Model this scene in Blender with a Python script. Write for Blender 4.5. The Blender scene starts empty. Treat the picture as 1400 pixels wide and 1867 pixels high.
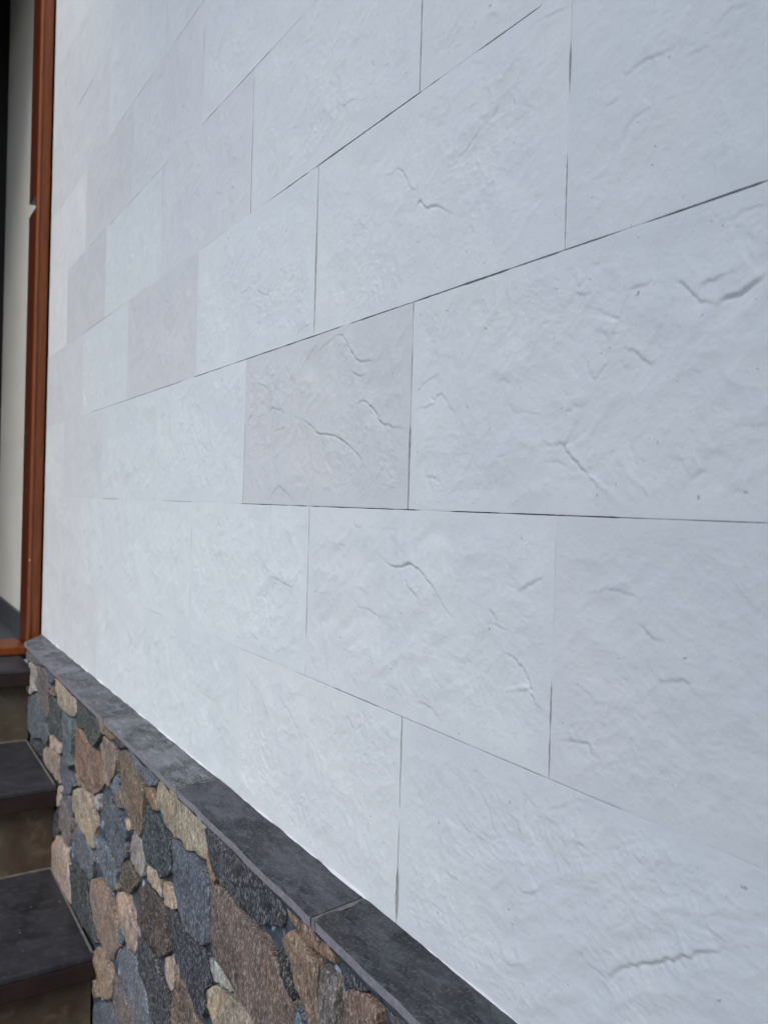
import bpy, math, random
import numpy as np
from mathutils import Matrix, Vector

# ------------------------------------------------------------------ camera, sky, sun, exposure
SC = bpy.context.scene
COL = SC.collection
S = 0.5                     # survey units -> metres (tile 0.6 x 0.3 units = 300 x 150 mm)
ZC = 0.9575                 # camera height above the lower paving, metres
D = 0.656                   # camera to wall, survey units
F_PX, CX, CY, ROLL = 1450.0, 700.0, 933.5, 0.028

def _ray0(px, py):
    x = px - CX; y = -(py - CY); c, s = math.cos(ROLL), math.sin(ROLL)
    return np.array([(x*c - y*s)/F_PX, 1.0, (x*s + y*c)/F_PX])
_a = math.atan(_ray0(-245, 893)[2])
def _tilt(r):
    c, s = math.cos(_a), -math.sin(_a)
    return np.array([r[0], r[1]*c - r[2]*s, r[1]*s + r[2]*c])
_v = _tilt(_ray0(-245, 893))
_d = np.array([_v[0], _v[1], 0.0]); _d /= np.linalg.norm(_d)
_n = np.array([_d[1], -_d[0], 0.0])
def ray(px, py):            # survey ray (along wall, toward wall, up)
    r = _tilt(_ray0(px, py)); return np.array([r @ _d, r @ _n, r[2]])
def on_plane(px, py, off):  # photo survey point on a plane `off` units in front of the wall
    r = ray(px, py); t = (D - off)/r[1]; return r[0]*t, r[2]*t
def W(u, off, z):           # survey -> world metres
    return Vector((-u*S, -off*S, z*S + ZC))

def wdir(v):
    r = _tilt(np.array(v, float)); return Vector((-(r @ _d), r @ _n, r[2]))
c_, s_ = math.cos(ROLL), math.sin(ROLL)
right, up, fwd = wdir((c_, 0, s_)), wdir((-s_, 0, c_)), wdir((0, 1, 0))
cd = bpy.data.cameras.new('camera'); cam = bpy.data.objects.new('camera', cd); COL.objects.link(cam)
M4 = Matrix((right, up, -fwd)).transposed().to_4x4(); M4.translation = Vector((0, -D*S, ZC))
cam.matrix_world = M4
cd.sensor_fit = 'VERTICAL'; cd.sensor_height = 36.0; cd.sensor_width = 36.0
cd.lens = 36.0*F_PX/1867.0
cd.clip_start = 0.01; cd.clip_end = 900
cd.dof.use_dof = True; cd.dof.focus_distance = 0.62; cd.dof.aperture_fstop = 13.0
SC.camera = cam

SUN_EL, SUN_AZ = math.radians(46), math.radians(142)   # azimuth clockwise from +Y; the wall faces -Y
world = bpy.data.worlds.new('World'); SC.world = world; world.use_nodes = True
wn = world.node_tree.nodes; wl = world.node_tree.links
sky = wn.new('ShaderNodeTexSky'); sky.sky_type = 'NISHITA'; sky.sun_disc = False
sky.sun_elevation = SUN_EL; sky.sun_rotation = SUN_AZ
sky.air_density = 1.0; sky.dust_density = 1.7; sky.ozone_density = 1.0
wl.new(sky.outputs[0], wn['Background'].inputs[0]); wn['Background'].inputs[1].default_value = 0.14
sd = bpy.data.lights.new('sun', 'SUN'); sun = bpy.data.objects.new('sun', sd); COL.objects.link(sun)
sd.energy = 0.9; sd.angle = math.radians(28); sd.color = (1.0, 0.97, 0.93)
to_sun = Vector((math.sin(SUN_AZ)*math.cos(SUN_EL), math.cos(SUN_AZ)*math.cos(SUN_EL), math.sin(SUN_EL)))
sun.rotation_euler = to_sun.to_track_quat('Z', 'Y').to_euler(); sun.location = (2, -4, 6)
SC.view_settings.view_transform = 'Standard'; SC.view_settings.look = 'None'
SC.view_settings.gamma = 1.0; SC.view_settings.use_curve_mapping = False
SC.view_settings.exposure = 0.97

rng = np.random.default_rng(7); random.seed(7)

# ------------------------------------------------------------------ noise
_perm = np.random.default_rng(11).permutation(4096)
_ang = np.random.default_rng(12).uniform(0, 2*math.pi, 4096)
_gx, _gy = np.cos(_ang), np.sin(_ang)
def perlin(x, y, seed=0):
    xi = np.floor(x).astype(np.int64); yi = np.floor(y).astype(np.int64)
    xf = x - xi; yf = y - yi
    u = xf*xf*xf*(xf*(xf*6 - 15) + 10); v = yf*yf*yf*(yf*(yf*6 - 15) + 10)
    def g(ix, iy, fx, fy):
        h = _perm[(_perm[(ix + seed*131) & 4095] + iy) & 4095]
        return _gx[h]*fx + _gy[h]*fy
    a = g(xi, yi, xf, yf); b = g(xi+1, yi, xf-1, yf); c = g(xi, yi+1, xf, yf-1); d = g(xi+1, yi+1, xf-1, yf-1)
    return (a + u*(b-a)) + v*((c + u*(d-c)) - (a + u*(b-a)))
def fbm(x, y, octv=4, seed=0, gain=0.5):
    t = 0; amp = 1.0; f = 1.0
    for i in range(octv):
        t = t + amp*perlin(x*f, y*f, seed + i*7); amp *= gain; f *= 2.03
    return t

# ------------------------------------------------------------------ object helpers
def link(name, verts, faces, mat, parent=None, origin=(0, 0, 0), smooth=False, color=None, kind=None):
    o3 = np.array(origin, float)
    me = bpy.data.meshes.new(name)
    me.from_pydata([tuple(np.array(v, float) - o3) for v in verts], [], faces)
    return _finish(name, me, mat, parent, origin, smooth, color, kind)
def _finish(name, me, mat, parent, origin, smooth, color, kind):
    if smooth: me.polygons.foreach_set('use_smooth', np.ones(len(me.polygons), bool))
    me.materials.append(mat); me.update()
    o = bpy.data.objects.new(name, me); COL.objects.link(o)
    if parent is not None:
        o.parent = parent; o.location = Vector(origin) - world_loc(parent)
    else:
        o.location = origin
    if color is not None: o.color = (*color, 1.0)
    if kind: o['kind'] = kind
    return o
def world_loc(o):
    l = Vector(o.location)
    while o.parent: o = o.parent; l += Vector(o.location)
    return l
def thing(name, label, cat, loc):
    o = bpy.data.objects.new(name, None); COL.objects.link(o); o.location = loc
    o.empty_display_size = 0.05
    o['label'] = label; o['category'] = cat; o['kind'] = 'thing'; return o

def box_mesh(u0, u1, o0, o1, z0, z1, bev=0.0):
    """bevelled box between survey coordinates, returned as verts, faces in metres"""
    import bmesh
    a = W(u0, o0, z0); b = W(u1, o1, z1)
    lo = Vector(map(min, a, b)); hi = Vector(map(max, a, b))
    bm = bmesh.new()
    bmesh.ops.create_cube(bm, size=1.0)
    for v in bm.verts:
        v.co = Vector((lo[i] if v.co[i] < 0 else hi[i] for i in range(3)))
    if bev > 0:
        bmesh.ops.bevel(bm, geom=list(bm.edges), offset=bev, segments=2, affect='EDGES', profile=0.6)
    vs = [tuple(v.co) for v in bm.verts]; bm.verts.index_update()
    fs = [[v.index for v in f.verts] for f in bm.faces]; bm.free()
    return vs, fs, tuple((lo + hi)/2)
def box(name, mat, parent, u0, u1, o0, o1, z0, z1, bev=0.0, color=None, kind=None):
    vs, fs, c = box_mesh(u0, u1, o0, o1, z0, z1, bev)
    return link(name, vs, fs, mat, parent, c, color=color, kind=kind)

def lin(r, g, b):
    f = lambda c: ((c/255+0.055)/1.055)**2.4 if c/255 > 0.04045 else c/255/12.92
    return (f(r), f(g), f(b))

# ------------------------------------------------------------------ materials
class NT:
    def __init__(self, name):
        self.m = bpy.data.materials.new(name); self.m.use_nodes = True
        self.n = self.m.node_tree.nodes; self.l = self.m.node_tree.links
        self.b = self.n['Principled BSDF']
    def node(self, t, **kw):
        n = self.n.new(t)
        for k, v in kw.items(): setattr(n, k, v)
        return n
    def val(self, sock, v):
        if hasattr(v, 'is_output') or isinstance(v, bpy.types.NodeSocket): self.l.new(v, sock)
        else:
            sock.default_value = v
    def coords(self, scale=(1, 1, 1), rand=True):
        tc = self.node('ShaderNodeTexCoord'); mp = self.node('ShaderNodeMapping')
        self.l.new(tc.outputs['Object'], mp.inputs[0]); mp.inputs['Scale'].default_value = scale
        if rand:
            oi = self.node('ShaderNodeObjectInfo'); mu = self.node('ShaderNodeMath', operation='MULTIPLY')
            self.l.new(oi.outputs['Random'], mu.inputs[0]); mu.inputs[1].default_value = 91.7
            cb = self.node('ShaderNodeCombineXYZ')
            for i in range(3): self.l.new(mu.outputs[0], cb.inputs[i])
            self.l.new(cb.outputs[0], mp.inputs['Location'])
        return mp.outputs[0]
    def noise(self, vec, scale, detail=4, rough=0.55, dist=0.0):
        n = self.node('ShaderNodeTexNoise'); self.l.new(vec, n.inputs['Vector'])
        n.inputs['Scale'].default_value = scale; n.inputs['Detail'].default_value = detail
        n.inputs['Roughness'].default_value = rough; n.inputs['Distortion'].default_value = dist
        return n.outputs[0]
    def ramp(self, fac, lo, hi, a=0.0, b=1.0):
        n = self.node('ShaderNodeMapRange'); self.l.new(fac, n.inputs[0])
        n.inputs[1].default_value = lo; n.inputs[2].default_value = hi
        n.inputs[3].default_value = a; n.inputs[4].default_value = b
        return n.outputs[0]
    def mix(self, fac, a, b, mode='MIX'):
        n = self.node('ShaderNodeMix', data_type='RGBA', blend_type=mode)
        self.val(n.inputs[0], fac)
        for s, v in ((n.inputs[6], a), (n.inputs[7], b)):
            if isinstance(v, bpy.types.NodeSocket): self.l.new(v, s)
            else: s.default_value = (*v, 1.0) if len(v) == 3 else v
        return n.outputs[2]
    def math(self, op, a, b=0.0):
        n = self.node('ShaderNodeMath', operation=op)
        self.val(n.inputs[0], a); self.val(n.inputs[1], b); return n.outputs[0]
    def bump(self, h, strength, dist, prev=None):
        n = self.node('ShaderNodeBump'); self.l.new(h, n.inputs['Height'])
        n.inputs['Strength'].default_value = strength; n.inputs['Distance'].default_value = dist
        if prev is not None: self.l.new(prev, n.inputs['Normal'])
        return n.outputs[0]
    def out(self, color, rough, normal=None, spec=0.5):
        self.val(self.b.inputs['Base Color'], color if isinstance(color, bpy.types.NodeSocket) else (*color, 1.0))
        self.val(self.b.inputs['Roughness'], rough)
        self.b.inputs['Specular IOR Level'].default_value = spec
        if normal is not None: self.l.new(normal, self.b.inputs['Normal'])
        return self.m

def mat_white_tile():
    t = NT('white_tile'); v = t.coords()
    oi = t.node('ShaderNodeObjectInfo')
    big = t.noise(v, 9, 3, 0.6, 0.4); mid = t.noise(v, 45, 5, 0.65); fine = t.noise(v, 420, 3, 0.6); vein = t.noise(v, 22, 6, 0.7, 1.2)
    c = t.mix(t.ramp(big, 0.35, 0.68), oi.outputs['Color'], t.mix(1.0, oi.outputs['Color'], (0.955, 0.965, 0.99), 'MULTIPLY'))
    c = t.mix(t.ramp(mid, 0.42, 0.70, 0.0, 0.35), c, t.mix(1.0, oi.outputs['Color'], (0.90, 0.915, 0.925), 'MULTIPLY'))
    c = t.mix(t.ramp(vein, 0.60, 0.74, 0.0, 0.30), c, t.mix(1.0, oi.outputs['Color'], (0.88, 0.86, 0.85), 'MULTIPLY'))
    pit = t.noise(v, 260, 2, 0.5)
    c = t.mix(t.ramp(pit, 0.735, 0.78, 0.0, 0.55), c, (0.16, 0.15, 0.14))
    n = t.bump(mid, 0.30, 0.0016)
    n = t.bump(t.noise(v, 150, 5, 0.68, 0.3), 0.6, 0.0008, n)
    n = t.bump(fine, 0.45, 0.00028, n)
    return t.out(c, 0.62, n, 0.35)

def mat_grout():
    t = NT('joint_grout'); v = t.coords(rand=False)
    a = t.noise(v, 26, 3, 0.6)
    c = t.mix(t.ramp(a, 0.52, 0.66), (0.050, 0.040, 0.031), (0.34, 0.31, 0.27))
    return t.out(c, 0.9, None, 0.1)

def mat_stone():
    t = NT('field_stone'); v = t.coords(); vs = t.coords((1.5, 1.5, 0.6))
    col = t.node('ShaderNodeObjectInfo').outputs['Color']
    big = t.noise(v, 26, 4, 0.6, 0.8); mid = t.noise(vs, 120, 6, 0.75, 0.4)
    fl = t.noise(vs, 400, 4, 0.7); fd = t.noise(vs, 330, 4, 0.7, 0.2); rust = t.noise(v, 19, 5, 0.65, 1.0); pale = t.noise(vs, 60, 5, 0.7, 0.6)
    c = t.mix(t.ramp(big, 0.38, 0.62), col, t.mix(1.0, col, (0.60, 0.60, 0.62), 'MULTIPLY'))
    c = t.mix(t.ramp(rust, 0.50, 0.66, 0.0, 0.6), c, t.mix(1.0, col, (1.32, 1.06, 0.80), 'MULTIPLY'))
    c = t.mix(t.ramp(pale, 0.56, 0.70, 0.0, 0.45), c, t.mix(0.4, t.mix(1.0, col, (1.5, 1.5, 1.5), 'MULTIPLY'), (0.33, 0.34, 0.36)))
    c = t.mix(t.ramp(mid, 0.36, 0.54, 0.9, 0.0), c, t.mix(1.0, c, (0.36, 0.37, 0.40), 'MULTIPLY'))
    c = t.mix(t.ramp(fd, 0.30, 0.46, 0.75, 0.0), c, t.mix(1.0, c, (0.35, 0.34, 0.34), 'MULTIPLY'))
    fleck = t.mix(0.45, t.mix(1.0, c, (2.2, 2.2, 2.2), 'MULTIPLY'), (0.46, 0.46, 0.45))  # pale flecks of the stone itself
    c = t.mix(t.ramp(fl, 0.51, 0.62, 0.0, 1.0), c, fleck)
    n = t.bump(pale, 0.8, 0.005)
    n = t.bump(mid, 0.8, 0.0028, n)
    n = t.bump(fl, 0.6, 0.0008, n)
    return t.out(c, t.ramp(fl, 0.4, 0.7, 0.62, 0.42), n, 0.4)

def mat_mortar():
    t = NT('dark_mortar'); v = t.coords(rand=False)
    a = t.noise(v, 60, 4, 0.6); b = t.noise(v, 30, 3, 0.6, 0.5)
    c = t.mix(t.ramp(a, 0.3, 0.7), lin(40, 47, 55), lin(80, 87, 97))
    c = t.mix(t.ramp(b, 0.60, 0.65, 0.0, 0.85), c, lin(168, 177, 196))
    n = t.bump(t.noise(v, 190, 4, 0.6), 0.6, 0.001)
    return t.out(c, 0.85, n, 0.2)

def mat_ledge():
    t = NT('dark_slate_ledge'); v = t.coords(); vs = t.coords((0.5, 1.5, 1.0))
    col = t.node('ShaderNodeObjectInfo').outputs['Color']
    a = t.noise(vs, 34, 6, 0.68, 0.8); b = t.noise(vs, 150, 6, 0.75, 0.5); f = t.noise(v, 420, 3, 0.65); d = t.noise(v, 13, 4, 0.6, 0.8); w = t.noise(vs, 70, 5, 0.7, 0.6)
    c = t.mix(t.ramp(a, 0.38, 0.60), t.mix(1.0, col, (0.30, 0.40, 0.42), 'MULTIPLY'), t.mix(1.0, col, (1.25, 1.06, 1.06), 'MULTIPLY'))
    c = t.mix(t.ramp(d, 0.45, 0.60, 0.0, 0.8), c, t.mix(1.0, col, (2.0, 1.95, 2.0), 'MULTIPLY'))
    c = t.mix(t.ramp(w, 0.50, 0.64, 0.0, 0.75), c, t.mix(1.0, col, (2.6, 2.5, 2.55), 'MULTIPLY'))
    c = t.mix(t.ramp(b, 0.36, 0.54, 0.7, 0.0), c, t.mix(1.0, c, (0.45, 0.46, 0.48), 'MULTIPLY'))
    c = t.mix(t.ramp(f, 0.54, 0.66, 0.0, 0.7), c, t.mix(1.0, col, (3.0, 3.0, 3.0), 'MULTIPLY'))
    n = t.bump(a, 0.6, 0.003); n = t.bump(b, 0.6, 0.0014, n); n = t.bump(f, 0.4, 0.0004, n)
    return t.out(c, t.ramp(a, 0.3, 0.7, 0.50, 0.66), n, 0.3)

def mat_tread():
    t = NT('dark_tread_stone'); v = t.coords()
    a = t.noise(v, 14, 5, 0.65, 0.4); f = t.noise(v, 90, 3, 0.6); sp = t.noise(v, 190, 1, 0.5)
    c = t.mix(t.ramp(a, 0.35, 0.68), lin(30, 31, 35), lin(52, 53, 59))
    c = t.mix(t.ramp(f, 0.5, 0.8, 0.0, 0.4), c, lin(84, 82, 82))
    c = t.mix(t.ramp(sp, 0.80, 0.82), c, (0.45, 0.45, 0.46))
    n = t.bump(a, 0.25, 0.002); n = t.bump(f, 0.25, 0.0005, n)
    return t.out(c, t.ramp(a, 0.3, 0.7, 0.40, 0.55), n, 0.5)

def mat_riser():
    t = NT('brown_riser_stone'); v = t.coords((1, 1, 1))
    a = t.noise(v, 10, 6, 0.65, 0.6); b = t.noise(v, 30, 4, 0.6, 0.4); st = t.noise(v, 16, 4, 0.6, 0.3)
    c = t.mix(t.ramp(a, 0.38, 0.62), lin(66, 52, 43), lin(76, 72, 60))
    c = t.mix(t.ramp(b, 0.52, 0.75, 0.0, 0.6), c, lin(108, 100, 84))
    c = t.mix(t.ramp(st, 0.55, 0.72, 0.0, 0.5), c, lin(44, 32, 28))
    n = t.bump(b, 0.2, 0.001)
    return t.out(c, 0.5, n, 0.4)

def mat_wood(name, base, dark):
    t = NT(name); v = t.coords((14, 14, 0.9))
    a = t.noise(v, 14, 5, 0.65, 0.6); b = t.noise(t.coords((40, 40, 2.0)), 22, 3, 0.6)
    c = t.mix(t.ramp(a, 0.36, 0.68, 0.0, 0.8), base, dark)
    c = t.mix(t.ramp(b, 0.46, 0.64, 0.0, 0.7), c, dark)
    sp = t.noise(t.coords((1, 1, 0.6)), 95, 1, 0.4)
    c = t.mix(t.ramp(sp, 0.80, 0.81), c, (0.5, 0.48, 0.46))
    n = t.bump(b, 0.2, 0.0006)
    m = t.out(c, t.ramp(a, 0.3, 0.7, 0.30, 0.42), n, 0.5)
    return m

def mat_plain(name, col, rough=0.8, var=0.25, scale=20, spec=0.3):
    t = NT(name); v = t.coords()
    a = t.noise(v, scale, 5, 0.6, 0.2)
    c = t.mix(t.ramp(a, 0.35, 0.7), col, tuple(x*(1-var) for x in col))
    return t.out(c, rough, t.bump(a, 0.25, 0.002), spec)

M_TILE = mat_white_tile(); M_GROUT = mat_grout(); M_STONE = mat_stone(); M_MORTAR = mat_mortar()
M_LEDGE = mat_ledge(); M_TREAD = mat_tread(); M_RISER = mat_riser()
M_WOOD = mat_wood('reddish_brown_wood', lin(126, 63, 18), lin(84, 38, 10))
M_WOOD2 = mat_wood('dark_red_wood', lin(88, 38, 16), lin(56, 22, 10))
M_WOOD3 = mat_wood('lighter_wood_bead', lin(134, 70, 30), lin(100, 48, 18))  # bead in a lighter tone than the jamb
M_BLACK = mat_plain('black_panel', (0.006, 0.006, 0.007), 0.5)
M_DARKGAP = mat_plain('gap_shade', (0.012, 0.011, 0.011), 0.9)  # near-black colour standing in for shade in the gap by the jamb
M_SKIRT = mat_plain('slate_skirting', lin(66, 70, 74), 0.5)
M_FLOOR = mat_plain('slate_floor', lin(74, 78, 82), 0.45, 0.2, 12)
M_PLASTER = mat_plain('passage_plaster', (0.62, 0.62, 0.60), 0.85)
M_PALEGROUT = mat_plain('pale_grout', lin(116, 116, 114), 0.9, 0.45, 120)
M_NOSING = mat_plain('dark_nosing', lin(42, 30, 29), 0.55, 0.45, 40)
M_STEPGROUT = mat_plain('step_grout', lin(108, 104, 98), 0.9, 0.4, 90)
M_EDGE = mat_plain('ledge_edge', lin(134, 131, 138), 0.6, 0.4, 220)
M_GREYWALL = mat_plain('grey_render', lin(120, 124, 126), 0.9, 0.2, 8)
M_PAVE = mat_plain('paving', lin(118, 120, 118), 0.85, 0.3, 6)

# ------------------------------------------------------------------ ground
link('ground', [(-400, -400, 0), (400, -400, 0), (400, 400, 0), (-400, 400, 0)], [(0, 1, 2, 3)], M_PAVE, kind='structure')

# ------------------------------------------------------------------ tiled wall
HT, LT = 0.4567*D, 0.9125*D          # course height, tile length in survey units
ZJ = {-1: -0.4672*D, 0: -0.0105*D}
def zj(k): return -0.0105*D + k*HT    # joint height; k=0 is the near-level joint
Z_LEDGE = -0.609
PH = {0: 0.988*D, 1: 1.4375*D}        # joint phase of alternate courses
U_END = 3.712; NCOURSE = 12

# how open (dark) the joints look, measured along the photo: (joint k or None, list of (px0,px1,strength))
H_OPEN = {0: [(185, 215, .8), (300, 350, .5), (440, 560, .7), (565, 760, .8), (820, 1130, .8), (1130, 1400, .4)],
          1: [(165, 240, .7), (240, 330, .9), (355, 445, 1.0), (445, 620, 1.0), (640, 750, 1.0), (750, 930, 1.25), (935, 1025, 0.95), (1025, 1130, .7), (1180, 1400, 1.0)],
          -1: [(275, 300, .5), (435, 500, .4), (540, 600, .5), (610, 690, 1.1), (700, 860, .5), (870, 1000, .6), (1000, 1130, .55)],
          2: [(95, 112, .6), (150, 240, .5), (490, 560, 1.2), (575, 770, 1.8), (775, 800, .9), (872, 985, 1.1), (800, 872, .25)],
          3: [(165, 195, .7), (200, 270, .7), (275, 305, .7), (370, 395, .6), (432, 470, 1.1), (470, 492, 1.0)],
          4: [(180, 190, .6), (220, 260, .6), (270, 280, .6), (320, 380, 1.0)],
          5: [(140, 170, 1.0), (215, 226, .8), (120, 130, .6)], -2: []}
V_OPEN = [(770, 0, 168, 1.35), (580, 305, 600, 1.5), (752, 552, 572, 1.2), (748, 640, 780, .7), (742, 780, 930, 1.5), (443, 770, 850, 1.2), (443, 850, 912, .6),
          (565, 923, 1075, 1.1), (560, 1075, 1165, 1.3), (557, 1215, 1229, 1.0), (1003, 1240, 1330, 1.1), (999, 1340, 1420, 1.0), (1034, 90, 165, .9),
          (1028, 290, 455, 1.1), (728, 1303, 1470, 1.1), (722, 1500, 1585, .6), (720, 1585, 1675, 2.2), (460, 225, 390, 1.2), (462, 140, 215, .8),
          (372, 60, 200, .8), (243, 200, 275, .7), (160, 310, 470, .4), (298, 310, 380, .6), (193, 440, 580, .4), (353, 470, 490, .8), (224, 930, 1020, 1.0), (350, 960, 1000, .6),
          (175, 1130, 1230, .6), (275, 1128, 1150, .5), (428, 1190, 1300, .5), (183, 810, 905, .5), (150, 650, 720, .6), (123, 500, 560, .4)]
_hopen = {}
for k, segs in H_OPEN.items():
    _hopen[k] = []
    for a, b, s in segs:       # the joint's own line gives the second coordinate
        yy = lambda x: next(y for y in np.arange(-400, 2400, .5) if on_plane(x, y, 0)[1] <= zj(k))
        ua, ub = on_plane(a, yy(a), 0)[0], on_plane(b, yy(b), 0)[0]
        _hopen[k].append((min(ua, ub), max(ua, ub), s))
_vopen = []
for x, y0, y1, s in V_OPEN:
    u, za = on_plane(x, y0, 0); _, zb = on_plane(x, y1, 0); _vopen.append((u, min(za, zb), max(za, zb), s))
def _win(t, a, b, soft):
    return np.clip((t - a)/soft + .5, 0, 1)*np.clip((b - t)/soft + .5, 0, 1)
def gap_h(k, u):               # half gap, survey units
    st = np.full_like(u, 0.03)
    for a, b, s in _hopen.get(k, []): st = np.maximum(st, s*_win(u, a, b, 0.02))
    n = 0.95 + 0.75*fbm(u*17, u*0 + k*3.3, 2, 5) + 0.40*fbm(u*110, u*0 + k*1.3, 3, 6, 0.7)
    return 0.00006 + 0.00085*st*np.clip(n, 0.0, 1.5)
def gap_v(uj, z):
    st = np.full_like(z, 0.03)
    for u, a, b, s in _vopen:
        if abs(u - uj) < 0.09: st = np.maximum(st, s*_win(z, a, b, 0.02))
    n = 0.95 + 0.75*fbm(z*17, z*0 + uj*5.1, 2, 9) + 0.40*fbm(z*110, z*0 + uj*2.1, 3, 10, 0.7)
    return 0.00008 + 0.00125*st*np.clip(n, 0.0, 1.5)

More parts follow.
